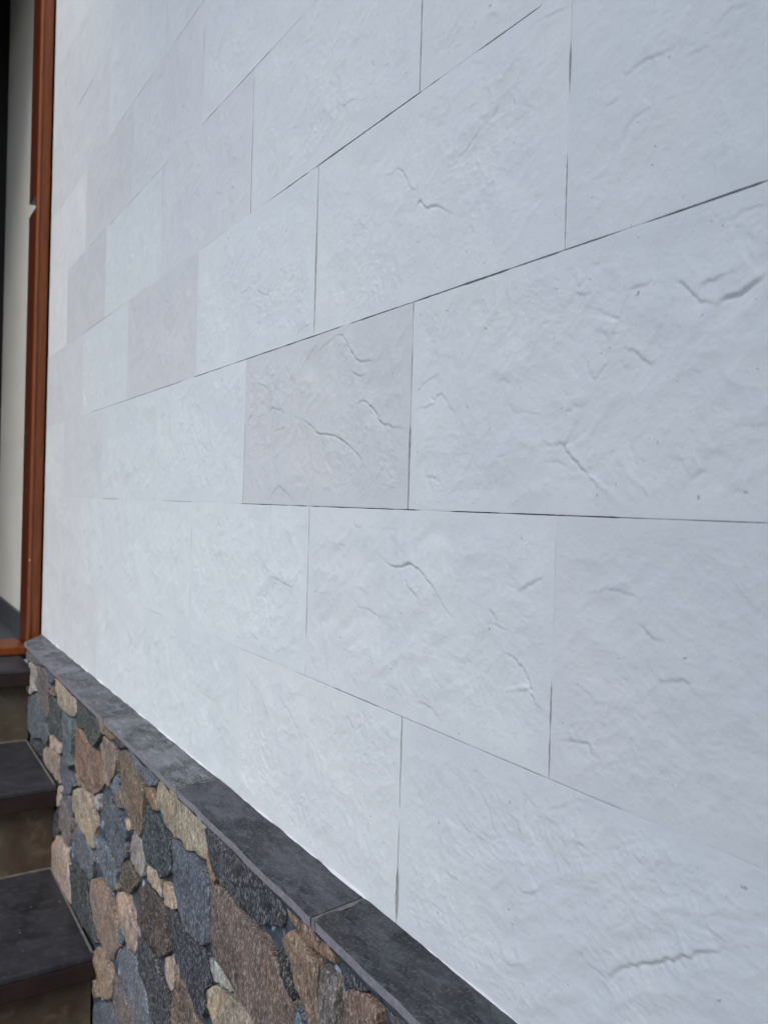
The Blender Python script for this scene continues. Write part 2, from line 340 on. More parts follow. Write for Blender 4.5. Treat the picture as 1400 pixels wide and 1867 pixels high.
# chipped ridges traced on the photo: crop origin, crop scale, [(amplitude, points)]
SCARPS = [
 ((400, 0), 2.8, [(.8, [(840,895),(880,890),(905,862),(940,890),(970,950),(985,970),(1015,968),(1020,920)]), (1.4, [(1000,1090),(1020,1030),(1055,1065),(1105,1052),(1170,1085)]),
   (.6, [(610,535),(635,548),(670,518),(710,512)]), (.6, [(570,262),(600,215),(615,195)]), (1.0, [(0,280),(35,200),(52,120)]), (.5, [(45,445),(80,390)]), (.5, [(135,590),(155,638)]),
   (.4, [(770,322),(805,333)]), (.4, [(840,350),(865,322)]), (.6, [(1220,810),(1275,745),(1400,580)]), (.6, [(60,970),(75,955)]), (.7, [(1265,315),(1310,325),(1350,320)]), (.4, [(1180,230),(1220,165)]),
   (.4, [(635,1270),(635,1230)])]),
 ((900, 0), 2.8, [(.9, [(0,595),(20,550),(40,450)]), (.5, [(85,490),(95,560),(70,580)]), (.4, [(185,545),(205,570)]), (.8, [(215,130),(255,95),(380,40),(440,15),(520,0)]),
   (.9, [(650,378),(690,380),(760,320),(860,280),(920,260)]), (.6, [(965,305),(1030,268),(1100,235)]), (.6, [(1140,135),(1200,60),(1280,40)]), (.6, [(575,555),(640,500)]),
   (.5, [(630,770),(650,740),(690,640),(740,590),(810,540),(820,490)]), (1.1, [(1190,1125),(1260,1090),(1330,1060),(1400,1045)]), (.6, [(1330,1240),(1390,1160)]), (.4, [(90,1095),(130,1075)]), (.5, [(500,1360),(560,1330)])]),
 ((400, 460), 2.8, [(1.6, [(500,505),(540,475),(590,430),(625,425),(650,460),(680,520),(720,560),(790,555)]), (.8, [(675,605),(700,630),(755,625)]), (.7, [(440,560),(470,510),(500,460)]),
   (1.4, [(690,780),(735,762),(775,790),(820,870),(870,890),(950,905)]), (1.4, [(415,850),(470,890),(500,925),(560,935),(620,960),(690,1025),(735,1075)]), (1.0, [(262,805),(280,798),(325,810)]),
   (.9, [(250,1275),(300,1205),(340,1225),(380,1280)]), (.5, [(205,672),(240,690),(255,720)]), (.5, [(410,750),(440,705)]), (.6, [(145,880),(175,825)]), (.5, [(275,920),(335,898)]), (.7, [(405,415),(440,385),(472,362)]),
   (.6, [(110,215),(160,180)]), (.6, [(190,200),(255,230)]), (.9, [(980,795),(1010,800),(1085,780),(1100,740),(1130,725),(1160,770),(1200,830)]), (.6, [(1010,720),(1050,665),(1110,625)]), (.7, [(1040,1150),(1080,1150),(1125,1170)]), (.6, [(120,1105),(150,1085)])]),
 ((900, 460), 2.8, [(.9, [(415,190),(440,170),(475,120)]), (.9, [(410,205),(430,222),(495,212)]), (.5, [(505,70),(550,45)]), (.9, [(690,205),(740,180),(810,150)]), (1.0, [(590,460),(620,420),(640,340),(665,280),(690,210)]),
   (.6, [(550,385),(575,435)]), (1.3, [(930,160),(960,165),(1020,225),(1070,258),(1115,260)]), (2.4, [(1150,275),(1190,235),(1280,200),(1340,155),(1400,105)]), (.9, [(1050,205),(1080,165),(1150,130),(1260,90)]),
   (.8, [(500,670),(545,620),(590,560)]), (1.3, [(305,985),(350,985),(380,1030),(460,1120),(490,1105)]), (.5, [(250,970),(300,985)]), (.9, [(1005,1165),(1040,1135),(1070,1115)]), (.5, [(640,565),(690,610)]),
   (.6, [(370,815),(410,800)]), (.6, [(290,1075),(330,1075),(370,1095)]), (.5, [(1215,1235),(1275,1225)]), (.9, [(660,490),(720,520),(780,570),(830,570)]), (.4, [(940,1080),(985,1040)]), (.4, [(1110,1035),(1140,1005)]),
   (.6, [(25,670),(60,650),(90,690)]), (.5, [(115,850),(130,820),(240,830)]), (.5, [(20,1060),(105,1010)])]),
 ((400, 900), 2.8, [(1.9, [(850,350),(900,380),(960,365),(990,370),(1050,420),(1090,480)]), (1.0, [(945,445),(975,490),(1010,530)]), (.7, [(1090,480),(1150,590),(1190,640)]), (.6, [(690,575),(740,590),(800,625),(850,630)]),
   (.5, [(550,95),(590,140)]), (.4, [(690,165),(730,180)]), (.5, [(610,262),(645,270)]), (.6, [(270,430),(330,460),(375,475)]), (.9, [(1005,1078),(1040,1075),(1090,1110),(1130,1190)]), (.5, [(630,1040),(660,1150),(690,1215)]),
   (.5, [(700,1215),(735,1180)]), (.4, [(470,500),(560,510)]), (.5, [(330,1105),(350,1090)]), (.4, [(830,970),(900,1000),(930,1040)]), (.5, [(130,920),(190,1000)]), (.6, [(300,1030),(380,1150),(400,1230)]), (.4, [(1110,960),(1140,1000)])]),
 ((900, 900), 2.8, [(1.3, [(135,505),(170,480),(210,455),(270,425)]), (.9, [(130,155),(160,130),(200,115)]), (.7, [(-30,590),(30,650)]), (.6, [(0,670),(70,700)]), (1.3, [(70,820),(100,845),(150,910),(175,970),(180,1030),(220,1090),(265,1130)]),
   (.5, [(310,515),(365,495)]), (.7, [(480,520),(560,495),(640,505),(720,530)]), (.9, [(725,660),(770,705),(810,745),(880,752)]), (.9, [(830,985),(880,965),(980,965),(995,1000)]), (1.1, [(330,1265),(440,1275),(480,1280),(490,1330)]),
   (.4, [(440,985),(490,1030),(510,1070)]), (.4, [(740,1130),(780,1160)]), (.4, [(130,625),(210,640)]), (.5, [(1330,620),(1400,570)])]),
 ((700, 1360), 2.0, [(2.0, [(820,870),(840,830),(900,800),(1000,790),(1070,780),(1170,755),(1250,740)]), (.9, [(505,540),(545,540),(570,520)]), (.9, [(600,240),(680,215),(710,200),(760,212)]), (.8, [(695,355),(740,378)]),
   (.5, [(330,150),(370,210),(400,310),(430,350)]), (.6, [(215,455),(280,500)]), (.5, [(885,635),(915,600)]), (.4, [(840,665),(880,655)]), (.5, [(430,780),(460,805),(520,800)]), (.5, [(800,390),(900,360),(950,335)]),
   (.6, [(1150,655),(1210,690),(1260,730)]), (.5, [(1040,640),(1080,720)]), (.4, [(1050,305),(1080,285),(1110,280)]), (.4, [(470,120),(520,190),(560,240)]), (.4, [(160,560),(200,600),(270,630)]), (.5, [(1070,785),(1100,810)])]),
 ((0, 0), 2.979, [(1.1, [(1170,350),(1195,270),(1215,210),(1245,130)]), (.6, [(1060,1055),(1085,1070)]), (.6, [(1170,1055),(1210,1045)]), (.5, [(1260,1030),(1275,1010)]), (.4, [(975,610),(995,580),(1030,605)]), (.7, [(400,230),(440,180),(515,30)]), (.6, [(640,65),(675,5)])]),
 ((0, 440), 2.979, [(1.0, [(1030,140),(1045,85)]), (.6, [(800,130),(825,70)]), (.5, [(990,510),(1005,545)]), (.5, [(590,1080),(610,1040)]), (.5, [(1350,990),(1370,940)]), (.5, [(1040,970),(1075,1080),(1150,1140)]), (.5, [(560,430),(610,480)]), (.6, [(510,1120),(540,1130)]), (.4, [(440,700),(445,820)])]),
]
scarps = []
for (ox, oy), sc, items in SCARPS:
    for amp, pts in items:
        P = np.array([on_plane(ox + x/sc, oy + y/sc, 0) for x, y in pts])
        # refine with jitter so the chipped edge is not a polyline
        Q = [P[0]]
        for i in range(len(P)-1):
            p0 = P[max(i-1, 0)]; p1 = P[i]; p2 = P[i+1]; p3 = P[min(i+2, len(P)-1)]
            for t in (0.25, 0.5, 0.75, 1.0):
                q = 0.5*((2*p1) + (-p0+p2)*t + (2*p0-5*p1+4*p2-p3)*t*t + (-p0+3*p1-3*p2+p3)*t**3)
                Q.append(q + rng.normal(0, 0.0011, 2)*(t < 1))
        scarps.append((amp, np.array(Q)))

def relief(u, z, seed):
    """tile face height in metres above its plane"""
    x = u*S; y = z*S
    wx = x + 0.012*fbm(x*18, y*18, 2, seed+40); wy = y + 0.012*fbm(x*18+9, y*18+5, 2, seed+41)
    h = 0.0013*fbm(wx*10, wy*12, 3, seed)
    h = h + 0.0007*(0.5 - np.abs(fbm((wx*0.7+wy*0.7)*15, (wy*0.7-wx*0.7)*8, 3, seed+2))*1.6)
    r = 1 - np.abs(fbm((wx*0.8+wy*0.6)*26, (wy*0.8-wx*0.6)*13, 3, seed+3))*2.2
    h = h + 0.00045*np.clip(r, 0, 1)**2
    h = h + 0.00027*fbm(wx*90, wy*120, 4, seed+6, 0.6)
    patch = np.clip(fbm(x*9+3, y*9, 2, seed+60)*2.2 + 0.35, 0, 1)
    rr = 1 - np.abs(fbm(wx*70, wy*70, 4, seed+8, 0.6))*2.4
    h = h + 0.00034*patch*np.clip(rr, 0, 1)**2
    for fq, am, off_, ang in ((17, 1.0, 0, 0.5), (34, 0.75, 20, 0.3), (62, 0.5, 33, 0.8)):
        ca, sa = math.cos(ang), math.sin(ang)
        n1 = fbm((wx*ca + wy*sa)*fq*0.75, (wy*ca - wx*sa)*fq*1.25, 4, seed+70+off_, 0.55)
        mk = np.clip(fbm(x*fq*0.7+5, y*fq*0.7, 3, seed+90+off_)*4.0 - 0.55, 0, 1)
        h = h + am*mk*(0.00008*np.tanh(n1/0.04) - 0.00013*np.exp(-(n1/0.014)**2))
    for amp, P in scarps:
        lo = P.min(0) - 0.07; hi = P.max(0) + 0.07
        m = (u > lo[0]) & (u < hi[0]) & (z > lo[1]) & (z < hi[1])
        if not m.any(): continue
        uu = u[m]; zz = z[m]
        best = np.full(uu.shape, 9.0); sgn = np.zeros(uu.shape); par = np.zeros(uu.shape); N = len(P) - 1
        for i in range(N):
            a = P[i]; b = P[i+1]; d = b - a; L2 = d @ d + 1e-12
            t = np.clip(((uu-a[0])*d[0] + (zz-a[1])*d[1])/L2, 0, 1)
            du = uu - a[0] - t*d[0]; dz = zz - a[1] - t*d[1]
            dist = np.hypot(du, dz); nrm = np.array([-d[1], d[0]])
            if nrm[1] < 0: nrm = -nrm
            s = np.sign(du*nrm[0] + dz*nrm[1])
            w = dist < best
            best[w] = dist[w]; sgn[w] = s[w]; par[w] = ((i + t)/N)[w]
        tap = np.sin(np.pi*np.clip(par, 0.02, 0.98))**0.6
        dm = best*S
        up_ = np.where(sgn > 0, 1 - np.exp(-(dm/0.0010)**2), 0)
        hh = amp*tap*up_*(0.00030*np.exp(-dm/0.007) + 0.00042*np.exp(-dm/0.030))
        hh -= amp*0.00042*tap*(0.6 + 0.8*np.abs(fbm(uu*90, zz*90, 2, 3)))*np.exp(-(dm/0.00080)**2)
        hh -= np.where(sgn <= 0, amp*0.00018*tap*np.exp(-dm/0.006), 0)
        h[m] += hh
    return h

def tile(parent, kr, u0, u1, nx, ny, color, seed, zlo=None, relief_on=True, face_off=0.0):
    """one wall tile of course kr (between joints kr and kr+1) from u0 to u1"""
    s = np.linspace(0, 1, nx); t = np.linspace(0, 1, ny)
    e = 0.004      # extra close columns at the edges for the arris
    s = np.unique(np.concatenate([[0, e, 1-e, 1], s[1:-1]])); t = np.unique(np.concatenate([[0, 2*e, 1-2*e, 1], t[1:-1]]))
    Sg, Tg = np.meshgrid(s, t)
    zb = zj(kr) if zlo is None else zlo; zt = zj(kr+1)
    u_mid = u0 + Sg*(u1-u0); z_mid = zb + Tg*(zt-zb)
    gl = gap_v(u0, z_mid); gr = gap_v(u1, z_mid)
    gb = gap_h(kr, u_mid) if zlo is None else 0.001 + 0.004*fbm(u_mid*11, u_mid*0, 4, 3)
    gt = gap_h(kr+1, u_mid)
    U = (u0 + gl) + Sg*((u1 - gr) - (u0 + gl)); Z = (zb + gb) + Tg*((zt - gt) - (zb + gb))
    h = relief(U, Z, seed) if relief_on else 0.0008*fbm(U*5, Z*5, 3, seed)
    if relief_on: h = h + (0.0016 if kr <= 0 else 0.0006)*(0.45 - np.abs(fbm((U*0.62 + Z*0.78)*S*21 + seed, (Z*0.62 - U*0.78)*S*8, 3, seed+5, 0.55))*1.7)*np.clip(0.5 + 1.6*fbm(U*S*6, Z*S*6 + seed, 2, seed+4), 0, 1)
    edge = np.minimum(np.minimum(Sg, 1-Sg)*(u1-u0), np.minimum(Tg, 1-Tg)*(zt-zb))*S
    h = h - h.mean()
    k = np.clip(edge/0.020, 0, 1); k = k*k*(3-2*k)
    h = h*(0.22 + 0.78*k) - 0.00006*np.exp(-(edge/0.0008)**2) + face_off
    ny_, nx_ = U.shape; N = nx_*ny_
    X = -U*S; Y = -h; Zw = Z*S + ZC
    c = np.array([X.mean(), 0.0, Zw.mean()])
    co = np.stack([X, Y, Zw], -1).reshape(-1, 3)
    # skirt: boundary pushed back 6 mm
    idx = np.arange(N).reshape(ny_, nx_)
    bd = np.concatenate([idx[0, :-1], idx[:-1, -1], idx[-1, :0:-1], idx[:0:-1, 0]])
    front = co[bd].copy(); back = front.copy(); back[:, 1] = 0.0045
    co = np.concatenate([co, front, back]) - c
    q = np.stack([idx[:-1, :-1], idx[1:, :-1], idx[1:, 1:], idx[:-1, 1:]], -1).reshape(-1, 4)
    nb = len(bd); j = np.arange(nb); j2 = (j+1) % nb
    sk = np.stack([N+j, N+j2, N+nb+j2, N+nb+j], -1)
    q = np.concatenate([q, sk])
    me = bpy.data.meshes.new('tile')
    me.vertices.add(len(co)); me.vertices.foreach_set('co', co.ravel())
    me.loops.add(q.size); me.loops.foreach_set('vertex_index', q.ravel().astype(np.int32))
    me.polygons.add(len(q)); me.polygons.foreach_set('loop_start', (np.arange(len(q))*4).astype(np.int32))
    me.polygons.foreach_set('loop_total', np.full(len(q), 4, np.int32))
    me.update(calc_edges=True); me.validate()
    return _finish('tile', me, M_TILE, parent, tuple(c), True, color, None)

A_ = (0.634, 0.672, 0.674)    # white with a cool green cast
B_ = (0.640, 0.664, 0.669)    # white with a lilac cast
C_ = (0.586, 0.598, 0.603)    # grey lilac
D_ = (0.680, 0.695, 0.700)    # brightest
E_ = (0.615, 0.632, 0.640)
TINT = {}                     # (course, nth joint from the right) -> tint, read off the photo
def tint(k, px, py, col):
    u, z = on_plane(px, py, 0); ph = PH[k % 2] if True else 0
    TINT[(k, math.floor((u - phase(k))/LT))] = col
def phase(k): return PH[0] if k % 2 else PH[1]   # courses ..., -1 (under the level joint) use phase 0
for k, px, py, col in [(-2, 250, 1240, A_), (-2, 350, 1300, A_), (-2, 550, 1400, (0.650, 0.674, 0.670)), (-2, 1000, 1650, (0.636, 0.664, 0.672)), (-1, 150, 1020, A_), (-1, 290, 1000, A_), (-1, 450, 1050, A_),
                       (-1, 800, 1100, B_), (-1, 1200, 1150, E_), (0, 120, 830, E_), (0, 240, 830, A_), (0, 350, 800, A_), (0, 600, 750, C_), (0, 1000, 700, B_),
                       (1, 110, 720, E_), (1, 190, 660, A_), (1, 290, 600, C_), (1, 460, 560, A_), (1, 800, 400, B_), (1, 1200, 200, B_), (2, 105, 560, D_), (2, 155, 540, C_), (2, 240, 450, A_),
                       (2, 380, 330, E_), (2, 600, 180, B_), (3, 130, 400, D_), (3, 200, 340, (0.602, 0.612, 0.622)), (3, 300, 250, E_), (3, 420, 130, B_), (4, 130, 240, E_), (4, 200, 150, E_), (4, 300, 60, B_)]:
    tint(k, px, py, col)

wall = thing('tiled_wall', 'white rough stone tiled wall above the dark stone ledge', 'wall', W(1.2, 0, -1.915))
wall_tiles = []
for k in range(-2, NCOURSE):
    i = -3
    while True:
        u0 = phase(k) + i*LT; u1 = u0 + LT
        idx = i; i += 1
        if u1 < -0.35: continue
        if u0 > U_END - 0.03: break
        a, b = max(u0, -0.35), min(u1, U_END)
        zlo = Z_LEDGE - 0.002 if k == -2 else None
        mid = (a + b)/2
        if k > 6 or mid < -0.1: nx, ny = 24, 12
        elif mid < 1.6 and k <= 2: nx, ny = 330, 166
        elif mid < 2.2 and k <= 4: nx, ny = 220, 112
        elif mid < 2.9 and k <= 5: nx, ny = 150, 90
        else: nx, ny = 70, 50
        nx = max(6, int(nx*(b-a)/LT))
        col = TINT.get((k, idx))
        if col is None: col = random.choice([B_, B_, E_, E_])
        j = rng.normal(0, 0.006); col = tuple(min(0.75, c + j) for c in col)
        tile(wall, k, a, b, nx, ny, col, 100 + (k+5)*37 + idx*11, zlo, True, float(rng.normal(0, 0.00004)))
box('grout', M_GROUT, wall, -0.35, U_END-0.004, -0.0074, -0.0115, Z_LEDGE-0.02, zj(NCOURSE)-0.002)
box('backing', M_PLASTER, wall, -0.35, U_END-0.004, -0.012, -0.20, -1.915, zj(NCOURSE)-0.002)

# ------------------------------------------------------------------ plinth: ledge, mortar, stones
OFF = 0.083
plinth = thing('stone_plinth', 'low rubble stone plinth with a dark slate ledge along the foot of the white wall', 'plinth', W(1.5, OFF/2, -1.915))
# ledge tiles
LJ = [-0.35 if False else 0.4143-0.6135*1.25] + [0.4143, 1.0278, 1.6403, 2.2605, 2.869, 3.64]
for i in range(len(LJ)-1):
    a, b = LJ[i], LJ[i+1]; g = 0.0055 if abs(a-1.0278) < .01 or abs(b-1.0278) < .01 else 0.004
    nu, nw = 40, 10
    g0 = g if abs(a-1.0278) < .01 else 0.0035; g1 = g if abs(b-1.0278) < .01 else 0.0035
    us = np.linspace(0, 1, nu); ws = np.linspace(0, 1, nw)
    vs = []; 
    last = i == len(LJ)-2
    th = 0.0140
    def top(uf, wf):
        bu = b + (0.07*(1-2*wf) if last else 0)
        uu = a + g0 + uf*(bu - g1 - a - g0)
        if not last and uf > 0.97: uu += 0.006*math.sin(wf*9+i)
        wav = 0.0026*float(fbm(np.array([uu*7.0]), np.array([i*3.0]), 3, 21)[0])
        off = -0.006 + wf*(OFF + 0.009 + 0.006)
        if wf == 1: off += wav
        z = Z_LEDGE + 0.002 - 0.008*wf + 0.0012*float(fbm(np.array([uu*14.0]), np.array([wf*2.0+i]), 3, 22)[0])
        if wf == 1: z -= 0.0012
        return uu, off, z
    wsx = np.concatenate([ws[:-1], [0.975, 1.0]])
    for wf in wsx:
        for uf in us: vs.append(top(uf, wf))
    n1 = len(vs)
    for uf in us:
        uu, off, z = top(uf, 1.0); vs.append((uu, off - 0.0005, z - th))
    for uf in us:
        uu, off, z = top(uf, 0.0); vs.append((uu, off, z - th))
    fs = []
    rows = len(wsx) + 2
    order = list(range(len(wsx))) + [len(wsx), len(wsx)+1]
    for r in range(rows):
        r2 = (r+1) % rows
        for q in range(nu-1): fs.append((order[r]*nu+q, order[r]*nu+q+1, order[r2]*nu+q+1, order[r2]*nu+q))
    fs.append([order[r]*nu for r in range(rows)]); fs.append([order[r]*nu+nu-1 for r in range(rows)][::-1])
    wv = [tuple(W(*p)) for p in vs]
    lt = link('ledge_tile', wv, fs, M_LEDGE, plinth, tuple(np.mean(wv, 0)), color=tuple(c*(0.95 + 0.1*random.random()) for c in [lin(60, 62, 64), lin(56, 58, 61), lin(59, 61, 64), lin(84, 86, 90), lin(80, 83, 87), lin(86, 88, 92)][i]))
    lt.data.materials.append(M_EDGE)
    for pi in range((len(wsx)-1)*(nu-1), len(wsx)*(nu-1)): lt.data.polygons[pi].material_index = 1
bv_, bf_ = [], []
for q, uu in enumerate(np.linspace(-0.35, U_END - 0.006, 420)):
    r = 0.0009 + 0.0035*max(-0.2, float(fbm(np.array([uu*9.0]), np.array([0.5]), 4, 77)[0]))
    for t_ in (0.0, 0.5, 1.0):
        bv_.append(tuple(W(uu, -0.002 + 1.3*r*math.sin(t_*math.pi/2) + 0.0015, Z_LEDGE + 0.002 + 1.6*r*math.cos(t_*math.pi/2) - 0.001)))
    if q:
        for t_ in (0, 1): bf_.append((3*q-3+t_, 3*q+t_, 3*q+t_+1, 3*q-3+t_+1))
link('sealing_bead', bv_, bf_, M_TILE, wall, tuple(np.mean(bv_, 0)), smooth=True, color=D_)
# pale pointing in the ledge joints and the mortar strip under the lip
for uj in LJ[1:-1]:
    gv, gf = [], []
    w = 0.0052 if abs(uj-1.0278) < .01 else 0.0046
    for f in np.linspace(0, 1, 9):
        o = -0.004 + f*(OFF + 0.0115); z = Z_LEDGE + 0.0005 - 0.008*f
        for du in (-w, w): gv.append(tuple(W(uj + du, o, z)))
    for du in (-w, w): gv.append(tuple(W(uj + du, OFF + 0.0078, Z_LEDGE - 0.024)))
    for q in range(9): gf.append((2*q, 2*q+1, 2*q+3, 2*q+2))
    link('pointing', gv, gf, M_PALEGROUT, plinth, tuple(np.mean(gv, 0)))
# mortar strip: ragged bottom
mv, mf = [], []
us = np.linspace(-0.35, 3.60, 300)
for q, uu in enumerate(us):
    dep = 0.016 + 0.012*float(fbm(np.array([uu*5.0]), np.array([2.0]), 3, 31)[0]) + 0.016*max(0.0, 1 - abs(uu-0.72)/0.22)
    for o, z in ((OFF-0.004, Z_LEDGE-0.022), (OFF+0.003, Z_LEDGE-0.0225), (OFF+0.001, Z_LEDGE-0.021-dep*0.8), (OFF-0.012, Z_LEDGE-0.021-dep)):
        mv.append(tuple(W(uu, o, z)))
    if q: 
        for r in range(3): mf.append((4*q-4+r, 4*q+r, 4*q+r+1, 4*q-4+r+1))
link('mortar_strip', mv, mf, M_MORTAR, plinth, tuple(np.mean(mv, 0)), smooth=True)
# mortar bed with a little unevenness
nu, nz = 260, 90
Ug, Zg = np.meshgrid(np.linspace(-0.35, 3.60, nu), np.linspace(-1.915, Z_LEDGE-0.02, nz))
Og = OFF - 0.0125 + 0.006*fbm(Ug*16, Zg*16, 3, 50)
bv = [tuple(W(a, b, c)) for a, b, c in zip(Ug.ravel(), Og.ravel(), Zg.ravel())]
bf = [(r*nu+q, r*nu+q+1, (r+1)*nu+q+1, (r+1)*nu+q) for r in range(nz-1) for q in range(nu-1)]
link('mortar_bed', bv, bf, M_MORTAR, plinth, tuple(np.mean(bv, 0)), smooth=True)
box('core', M_PLASTER, plinth, -0.35, 3.60, 0.0, OFF-0.04, -1.915, Z_LEDGE-0.012)

